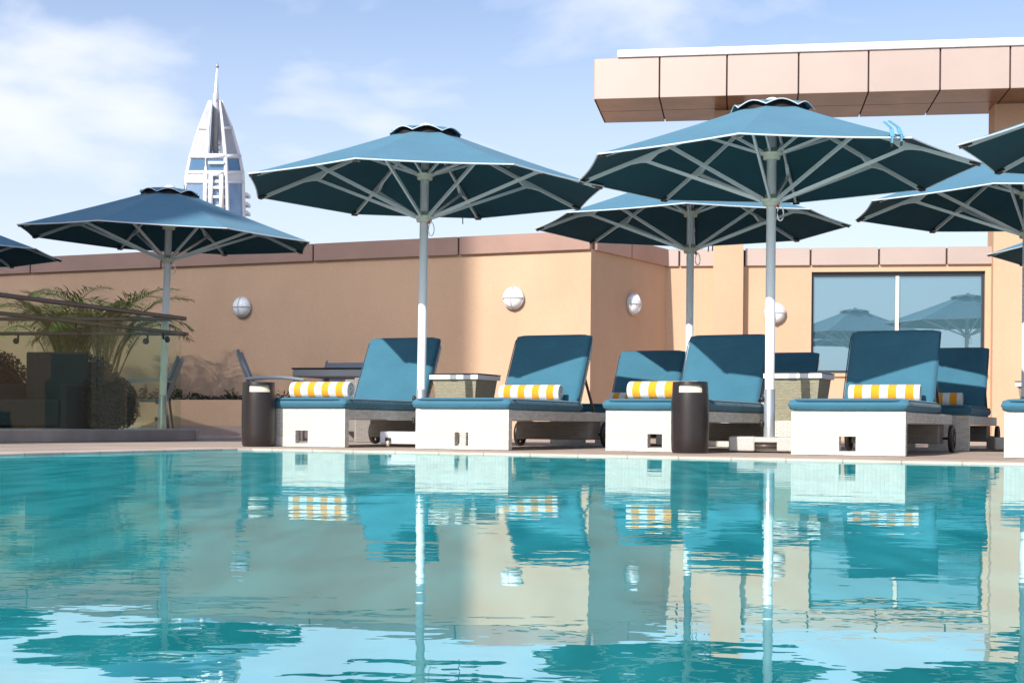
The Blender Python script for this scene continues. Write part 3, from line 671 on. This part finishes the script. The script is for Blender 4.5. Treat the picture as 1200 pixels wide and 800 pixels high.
# ------------------------------------------------------------------ waste bins
def make_bin():
    root = empty('waste_bin', (0,0,0)); b = MB(); N = 48; H = .485
    prof = [(.118, 0), (.126, .02), (.129, .10), (.1305, .22), (.129, .34), (.1265, .395), (.1245, .415), (.123, .455), (.122, .468), (.120, H)]
    vs = []
    for r_, z in prof:
        for j in range(N): a = 2*math.pi*(j+.5)/N; vs.append((r_*math.sin(a), -r_*math.cos(a), z))
    fs = []
    for i in range(len(prof)-1):
        for j in range(N):
            if 6 <= i <= 7 and ((j+1) % N <= 5 or (j+1) % N >= N-5) : continue   # slot in front
            if 6 <= i <= 7 and abs(((j+1) % N)-N/2) <= 5: continue
            fs.append((i*N+j, i*N+(j+1) % N, (i+1)*N+(j+1) % N, (i+1)*N+j))
    b.add(vs, fs, True); b.build('body', 'bin', root, fix=False)
    MB().lathe([(.108, .30), (.108, .472), (.001, .472)], 32).build('liner', 'liner', root)
    MB().lathe([(.121, H), (.121, H+.004), (.108, H+.006), (.10, H-.004), (.001, H-.008)], 40).build('lid', 'bin', root)
    return root
pb = make_bin(); pb.location = (-1.935, 11.02, 0); pb.rotation_euler = (0,0,R(10)); tag(pb, 'dark brown round waste bin left of the leftmost front lounger', 'waste bin', 'dark waste bins beside the loungers')
p2 = copy_tree(pb); p2.location = (1.225, 9.93, 0); p2.rotation_euler = (0,0,R(-8)); tag(p2, 'dark brown round waste bin in front of the third lounger, left of the largest pole', 'waste bin', 'dark waste bins beside the loungers')
# ------------------------------------------------------------------ wall lamps
def wall_lamp(px, py, p, q, lab, first=[None]):
    d = (Vector(q)-Vector(p)).normalized(); nrm = Vector((d.y, -d.x)); c = lineat(px, py, p, q)
    if first[0] is None:
        root = empty('wall_lamp', (0,0,0)); r_ = .15
        MB().lathe([(.001,-.001),(r_,-.001),(r_,-.035),(r_-.012,-.045)], 36, (0,0,0), 'Y').build('base', 'lampb', root)
        MB().lathe([(r_-.012,-.036),(r_-.018,-.07),(r_-.05,-.105),(.05,-.125),(.001,-.13)], 36, (0,0,0), 'Y').build('lens', 'lens', root)
        g = MB()
        for ax in (0, 1):
            pts = []
            for i in range(13):
                a = -math.pi/2 + math.pi*i/12; s_ = math.sin(a)*(r_-.004); yy = -.045-.092*math.cos(a)
                pts.append((s_, yy, 0) if ax == 0 else (0, yy, s_))
            g.tube(pts, .0065, 6)
        g.lathe([(r_+.003,-.03),(r_+.003,-.05),(r_-.012,-.052)], 36, (0,0,0), 'Y'); g.build('guard', 'lampb', root)
        first[0] = root; o = root
    else: o = copy_tree(first[0])
    o.location = (c.x + nrm.x*.002, c.y + nrm.y*.002, c.z); o.rotation_euler = (0, 0, math.atan2(d.y, d.x)); tag(o, lab, 'wall lamp', 'round bulkhead lamps on the walls')
wall_lamp(284, 360, P0, P1, 'round white bulkhead lamp on the shaded left part of the long wall')
wall_lamp(602, 349.5, P0, P1, 'round white bulkhead wall lamp on the sunlit part of the long wall')
wall_lamp(739, 356.5, P1, P2, 'round bulkhead wall lamp seen edge-on on the shaded return wall')
wall_lamp(907, 367, Q0, Q1, 'round white bulkhead wall lamp behind the largest parasol pole, left of the window')

# ------------------------------------------------------------------ glass balustrade (two wings meeting at a corner)
G0 = Vector((-3.19, 14.1)); gd = Vector((-.91, -2.5)).normalized(); G1 = G0 + gd*6.0
gd2 = Vector((-1, .12)).normalized()
gb = empty('glass_balustrade', (G0.x, G0.y, 0), 0, 'glass balustrade with double bronze rails on a grey granite curb at the left', 'balustrade')
def wing(p, d, n_, ln_, curb, ovh):
    a = math.atan2(d.y, d.x); m = Matrix.Translation((p.x, p.y, 0)) @ Matrix.Rotation(a, 4, 'Z')
    if curb: local(MB().rbox(-.04, -.14, 0, ln_, .10, .107, .008, 2, m).build('curb', 'curb', None), gb)
    pw = 1.32; k = 0; x = .10
    while x < ln_-.3:
        local(MB().box(x, -.006, .108, min(x+pw, ln_), .006, 1.165 if curb else 1.165, m).build('glass_panel', 'glass'), gb); x += pw+.02
    local(MB().rbox(.04-ovh*.0, -.03, 1.17, ln_, .03, 1.205, .006, 1, m).build('top_rail', 'rail'), gb)
    local(MB().rbox(-.10, -.095, 1.03, ln_, -.035, 1.062, .006, 1, m).build('hand_rail', 'rail'), gb)
    x = .30
    while x < ln_-.2:
        bk = MB(); bk.tube([m @ Vector((x, -.004, .97)), m @ Vector((x, -.065, .98)), m @ Vector((x, -.065, 1.03))], .011, 6)
        bk.lathe([(.001, 0), (.03, 0), (.03, .02), (.001, .02)], 12, (0,0,0)); 
        bk.v[-48:] = [tuple(m @ Vector((x+v[0], -.03+v[2], .97+v[1]))) for v in bk.v[-48:]]
        local(bk.build('rail_bracket', 'black'), gb); x += 1.34
wing(G0, -(-gd), 1, 6.0, True, .1)
wing(G0 + gd2*.12, gd2, 1, 5.0, False, .1)
local(MB().prism([G0+Vector((-.15,.02)), G0+Vector((-.12,.18)), G0+Vector((-.12,.18))+gd2*4.8, G0+Vector((-.15,.02))+gd2*4.8], 0, .105).build('curb', 'curb'), gb)

# ------------------------------------------------------------------ chairs and dining table
def make_chair():
    root = empty('armchair', (0,0,0)); W = .27
    for sx in (-1, 1):
        l = MB(); l.tube([(sx*W, -.26, 0), (sx*W, -.25, .40), (sx*W, -.245, .60)], .014, 8); l.build('leg', 'grey', root)
        l = MB(); l.tube([(sx*W, .30, 0), (sx*W, .24, .40), (sx*W, .27, .60)], .014, 8); l.build('leg', 'grey', root)
        a = MB()
        pts = [(sx*W, -.27+.58*i/8, .615+.025*math.sin(math.pi*i/8)) for i in range(9)]
        for p, q in zip(pts[:-1], pts[1:]): a.bar(p, q, .05, .022)
        a.build('armrest', 'grey', root)
        f = MB(); f.tube([(sx*(W-.02), .19, .40), (sx*(W-.02), .26, .62), (sx*(W-.02), .38, .90)], .015, 8); f.build('back_post', 'grey', root)
    s = MB(); s.rbox(-W+.01, -.26, .40, W-.01, .20, .425, .006, 1); s.build('seat', 'sling', root)
    b = MB(); m = Matrix.Translation((0, .205, .42)) @ Matrix.Rotation(R(-20), 4, 'X'); b.rbox(-W+.03, -.01, 0, W-.03, .03, .49, .008, 2, m); b.build('backrest', 'sling', root)
    return root
pc = make_chair()
CH_ = [(-2.38, 14.6, 97, 'grey armchair with slim armrests above the left waste bin, facing right'),
       (-2.05, 16.3, -20, 'grey armchair behind the outdoor dining table'),
       (-4.05, 15.9, -82, 'grey armchair behind the glass balustrade, its back to the left parasol pole')]
for i, (x, y, rz, lab) in enumerate(CH_):
    o = pc if i == 0 else copy_tree(pc); o.location = (x, y, 0); o.rotation_euler = (0,0,R(rz)); tag(o, lab, 'armchair', 'grey outdoor armchairs')
dt = empty('dining_table', (-1.72, 15.2, 0), -TH*.6, 'grey metal outdoor dining table behind the leftmost lounger', 'table')
b = MB(); b.rbox(-.45, -.45, .66, .45, .45, .735, .006, 1); b.build('frame', 'grey', dt)
MB().rbox(-.46, -.46, .736, .46, .46, .75, .004, 1).build('table_top', 'gtop', dt)
for sx in (-1, 1):
    for sy in (-1, 1): MB().rbox(sx*.41-.035, sy*.41-.035, 0, sx*.41+.035, sy*.41+.035, .659, .005, 1).build('leg', 'grey', dt)
wc = empty('wicker_chair', (-1.30, 14.2, 0), R(-75), 'high backed grey wicker chair between dining table and leftmost lounger backrest', 'chair')
MB().rbox(-.28, .20, 0, .28, .27, .90, .012, 2).build('backrest', 'wickerg', wc); MB().rbox(-.28, -.3, .1, .28, .199, .43, .012, 2).build('seat', 'wickerg', wc)
for sx in (-1, 1): MB().rbox(sx*.31-.03, -.3, 0, sx*.31+.03, .27, .62, .01, 2).build('armrest', 'wickerg', wc)
# dark armchair seen through the glass
dc = empty('lounge_chair', (-4.95, 15.2, 0), R(172), 'dark slate lounge chair with a tall flat back behind the glass balustrade', 'chair')
MB().rbox(-.34, -.30, .12, .34, .34, .40, .02, 2).build('seat', 'dark', dc); MB().rbox(-.34, -.38, .1, .34, -.30, .92, .015, 2).build('backrest', 'dark', dc)
for sx in (-1, 1): MB().rbox(sx*.38-.04, -.38, 0, sx*.38+.04, .32, .56, .01, 2).build('armrest', 'dark', dc)

# ------------------------------------------------------------------ plants
def leaf(mb, p, d, ln_, wd, up=Vector((0,0,1))):
    s_ = d.cross(up); s_ = s_.normalized() if s_.length > .01 else Vector((1,0,0)); dr = Vector((0,0,-1))*ln_*.22
    a = p; m1 = p + d*ln_*.45; t = p + d*ln_ + dr
    mb.add([a, m1 - s_*wd/2, t, m1 + s_*wd/2], [(0,1,2,3)])
def palm(x, y, z, sc, n, seed, lab, lean=(0,0)):
    rnd = random.Random(seed); root = empty('areca_palm', (x, y, z), 0, lab, 'palm', 'palms in the planter behind the glass')
    st = MB(); lf = MB()
    for k in range(n):
        az = 2*math.pi*(k+rnd.random()*.7)/n; el = R(rnd.uniform(62, 87)); ln_ = sc*rnd.uniform(1.15, 1.55); arch = rnd.uniform(1.5, 2.5)
        p = Vector((rnd.uniform(-.12,.12), rnd.uniform(-.1,.1), 0)); pts = [p.copy()]; N = 20
        dirs = []
        for i in range(N):
            t = i/N; e = el - arch*max(0, t-.3)**1.4*1.5
            d = Vector((math.cos(az)*math.cos(e)+lean[0]*.4*t, math.sin(az)*math.cos(e)+lean[1]*.4*t, math.sin(e))).normalized()
            dirs.append(d); p = p + d*ln_/N; pts.append(p.copy())
        st.tube(pts, [.011*(1-.8*i/N)+.002 for i in range(N+1)], 5)
        for i in range(int(N*.36), N+1):
            for h in (0, .33, .66):
                tt = (i+h)/N
                if tt > 1: continue
                j = min(N-1, i); d = dirs[j]; s_ = d.cross(Vector((0,0,1))).normalized(); q = pts[i] + d*(ln_/N)*h
                w_ = math.sin(min(1, (tt-.33)/.67)*math.pi*.86+.25)
                for sg in (-1, 1):
                    dd = (s_*sg*.85 + d*.75 + Vector((0,0,rnd.uniform(-.1,.32)))).normalized()
                    leaf(lf, q, dd, sc*.33*max(.25, w_)*rnd.uniform(.8,1.1), .019)
    st.build('stem', 'stem', root); lf.build('crown', 'leaf', root, fix=False)
zp = .45
pp = at(75, 460, 19.9); palm(pp.x, pp.y, zp, 1.35, 26, 3, 'tall green areca palm in the planter, left one behind the glass')
pp = at(118, 460, 19.7); palm(pp.x, pp.y, zp, 1.35, 26, 8, 'green areca palm with arching fronds in the planter, right one behind the glass', (.35, 0))
def small_plant(px, y, seed, lab, h=.2):
    rnd = random.Random(seed); pw = back(lineat(px, 460, P0, P1).xy) + nw*y; root = empty('small_plant', (pw.x, pw.y, zp), 0, lab, 'plant', 'small plants along the planter')
    lf = MB(); st = MB()
    for s_ in range(3):
        b0 = Vector((rnd.uniform(-.05,.05), rnd.uniform(-.05,.05), 0)); tp = b0 + Vector((rnd.uniform(-.06,.06), rnd.uniform(-.06,.06), h*rnd.uniform(.6,1)))
        st.tube([b0, tp], .004, 5)
        for i in range(16):
            t = rnd.uniform(.35, 1); p = b0.lerp(tp, t); a = rnd.uniform(0, 6.28); e = rnd.uniform(0, .9)
            leaf(lf, p, Vector((math.cos(a)*math.cos(e), math.sin(a)*math.cos(e), math.sin(e))), rnd.uniform(.05,.08), .035)
    st.build('stem', 'stem', root); lf.build('foliage', 'leaf2', root, fix=False)
for i, (px, y, h, lab) in enumerate(((200, 1.2, .22, 'small leafy plant in the planter just right of the left parasol pole'), (229, 1.25, .24, 'small leafy plant in the planter below the palm shadow'),
    (266, 1.2, .24, 'small leafy plant in the planter left of the left waste bin'), (281, 1.0, .16, 'low leafy plant in the planter right behind the left waste bin'), (328, 1.2, .20, 'small leafy plant in the planter between the bin and the striped towel'),
    (345, 1.1, .18, 'small leafy plant in the planter above the leftmost towel'), (170, 1.2, .22, 'small leafy plant in the planter seen through the glass'), (152, 1.0, .18, 'low leafy plant in the planter behind the grey chair seen through glass'))):
    small_plant(px, y, 40+i, lab, h)
def round_shrub(x, y, r_, hz_, seed, lab):
    rnd = random.Random(seed); root = empty('clipped_shrub', (x, y, 0), 0, lab, 'shrub', 'dark clipped shrubs behind the glass')
    lf = MB()
    for i in range(4200):
        a = rnd.uniform(0, 6.283); c = rnd.uniform(-.75, 1); s_ = math.sqrt(1-c*c); q = rnd.uniform(.80, 1.04)
        p = Vector((math.cos(a)*s_*r_*q, math.sin(a)*s_*r_*q, hz_ + c*r_*q))
        d = Vector((rnd.uniform(-1,1), rnd.uniform(-1,1), rnd.uniform(-.3,1))).normalized(); leaf(lf, p, d, .05, .03)
    lf.build('foliage', 'leafd', root, fix=False)
    c_ = MB(); c_.lathe([(.001, hz_-r_*.82)]+[(r_*.82*math.cos(t), hz_+r_*.82*math.sin(t)) for t in [(-1.4+2.8*i/8) for i in range(9)]]+[(.001, hz_+r_*.82)], 18); c_.build('inner_growth', 'leafd', root)
    MB().tube([(0,0,0), (0,0,hz_)], .04, 8).build('trunk', 'stem', root)
round_shrub(-5.75, 15.9, .42, .52, 5, 'round dark clipped shrub at the left picture edge behind the glass')
round_shrub(-4.85, 16.4, .40, .52, 9, 'round dark clipped shrub behind the slate lounge chair')
round_shrub(-4.35, 15.45, .33, .34, 12, 'round dark clipped shrub beside the grey armchair behind the glass')

rnd = random.Random(77); lf = MB(); oa = pA - nw*.45; ob2 = pB - nw*.45 - dw*.2
for i in range(5200):
    t = rnd.random(); q = oa.lerp(ob2, t) - nw*rnd.uniform(-.25, .55)
    hgt = .07 + .07*math.sin(t*37)*math.sin(t*11); p = Vector((q.x, q.y, .45 + rnd.uniform(0, max(.04, hgt)+.03)))
    leaf(lf, p, Vector((rnd.uniform(-1,1), rnd.uniform(-1,1), rnd.uniform(0,1))).normalized(), .055, .03)
tag(lf.build('ground_cover', 'leafd', None, fix=False), 'low dark ground cover along the peach planter', 'ground cover', kind='stuff')

# ------------------------------------------------------------------ distant tower
TY = 420.0
tw = empty('skyscraper', (-86, TY, -45), 0, 'distant white framed glass skyscraper tapering to a spire, rising above the left parasol', 'skyscraper')
lev = {420: (213, 239, 266, 286), 250: (215, 239.5, 265.5, 284.5), 213: (217, 240, 264.5, 283.5), 202: (218.8, 240.4, 264.2, 283), 183: (223, 241, 263.5, 279.3), 150: (232.5, 243.5, 260.5, 270.5), 118: (244.2, 247.2, 256.8, 259.2)}
ks = sorted(lev, reverse=True)
def tp(px, py, dy): return at(px, py, TY+dy)
def section(k):
    a, b_, c, d = lev[k]; sc_ = (d-a)/70
    return [tp(a, k, 7*sc_), tp(b_, k, 0), tp(c, k, 0), tp(d, k, 7*sc_), tp(d-4*sc_, k, 18*sc_), tp(a+4*sc_, k, 18*sc_)]
def quads(k0, k1, sides, mt, nm, inset=0):
    A, B = section(k0), section(k1); m = MB()
    for s_ in sides: m.add([A[s_], A[(s_+1) % 6], B[(s_+1) % 6], B[s_]], [(0,1,2,3)])
    return local(m.build(nm, mt), tw)
quads(420, 250, range(6), 'tgl', 'lower_facade'); quads(250, 213, (0,2,3,4,5), 'tgl', 'facade'); quads(213, 202, (0,2,3,4,5), 'tw', 'band'); quads(202, 183, (0,1,2,3,4,5), 'tg', 'glazing')

for s_ in (0,2,3,5): quads(183, 150, (s_,), 'tp', 'sail_panel'); quads(150, 118, (s_,), 'tp', 'sail_panel')
quads(250, 202, (1,), 'tgl', 'centre_glazing')
fr_ = MB()
for s_ in range(6):
    pts = [section(k)[s_] for k in ks]; fr_.tube(pts, [.7, .7, .7, .65, .6, .45, .2], 6)
for k, rr in ((183, .8), (202, .6), (213, .6), (150, .5)):
    S = section(k)
    for s_ in ((0,2,3,5) if k in (150,) else range(6)): fr_.tube([S[s_], S[(s_+1) % 6]], rr, 6)
for y in (191, 220, 231, 242, 251): fr_.tube([tp(243, y, -.8), tp(262, y, -.8)], .45, 5)
fr_.tube([tp(246, 250, -1), tp(246.5, 204, -1)], .7, 6); fr_.tube([tp(259, 250, -1), tp(258.5, 204, -1)], .7, 6); fr_.tube([tp(246, 204, -1), tp(259, 204, -1)], .8, 6)
local(fr_.build('white_frame', 'tw'), tw)
lt = MB()
for y in range(122, 182, 6): 
    f = (y-118)/65; lt.tube([tp(250-5*f, y, 4), tp(254+5*f, y, 4)], .22, 5)
lt.tube([tp(250, 118, 4), tp(246, 182, 4)], .45, 5); lt.tube([tp(254, 118, 4), tp(259, 182, 4)], .45, 5); lt.tube([tp(252, 110, 4), tp(252, 182, 4)], .9, 6)
local(lt.build('lattice', 'tp'), tw)
sp = MB(); sp.tube([tp(252.3, 120, 4), tp(252.8, 96, 4), tp(253.5, 79, 4)], [.85, .45, .14], 8); local(sp.build('spire', 'tw'), tw)
ti = MB(); ti.lathe([(.001, 0), (.55, .1), (.35, .7), (.001, 1.6)], 10, tuple(tp(253.8, 79.5, 4))); local(ti.build('spire_tip', 'grey'), tw)
for y in (227, 238, 248):
    d_ = MB(); q = tp(283, y, 7); d_.box(q.x, q.y, q.z-.5, q.x+1.4, q.y+6, q.z+.4); local(d_.build('balcony', 'tw'), tw)
sup = MB(); a = section(420); sup.add([(p.x, p.y, p.z) for p in a] + [(p.x, p.y, -45) for p in a], [(i, (i+1) % 6, 6+(i+1) % 6, 6+i) for i in range(6)]); local(sup.build('base_storeys', 'tgl'), tw)

# ------------------------------------------------------------------ unseen slatted block added behind the viewer to dim sun on the left terrace
ed = lineat(553, 360, P0, P1); hd = Vector((math.sin(SUN_A), math.cos(SUN_A))); lt_ = Vector((-math.cos(SUN_A), math.sin(SUN_A)))
o0 = ed.xy - hd*32
lb = empty('shade_block', (o0.x, o0.y, -45), 0, 'unseen block with a slatted top, added to shade the left of the terrace', 'building')
m = Matrix.Translation((o0.x, o0.y, 0)) @ Matrix(((lt_.x, hd.x, 0, 0), (lt_.y, hd.y, 0, 0), (0,0,1,0), (0,0,0,1)))
b = MB(); z = 20.4
while z < 26.5: b.box(0, 0, z, 24, .02, z+.0305, m); z += .054
sl = local(b.build('shade_slats', 'ext'), lb); sl['kind'] = 'stuff'  # slat spacing set to let about half the sun through
b = MB(); b.box(-1.45, -9, -45, 24, -.02, 20.24, m); local(b.build('solid_shade_mass', 'ext'), lb)  # solid part added to keep sun off the left parasol
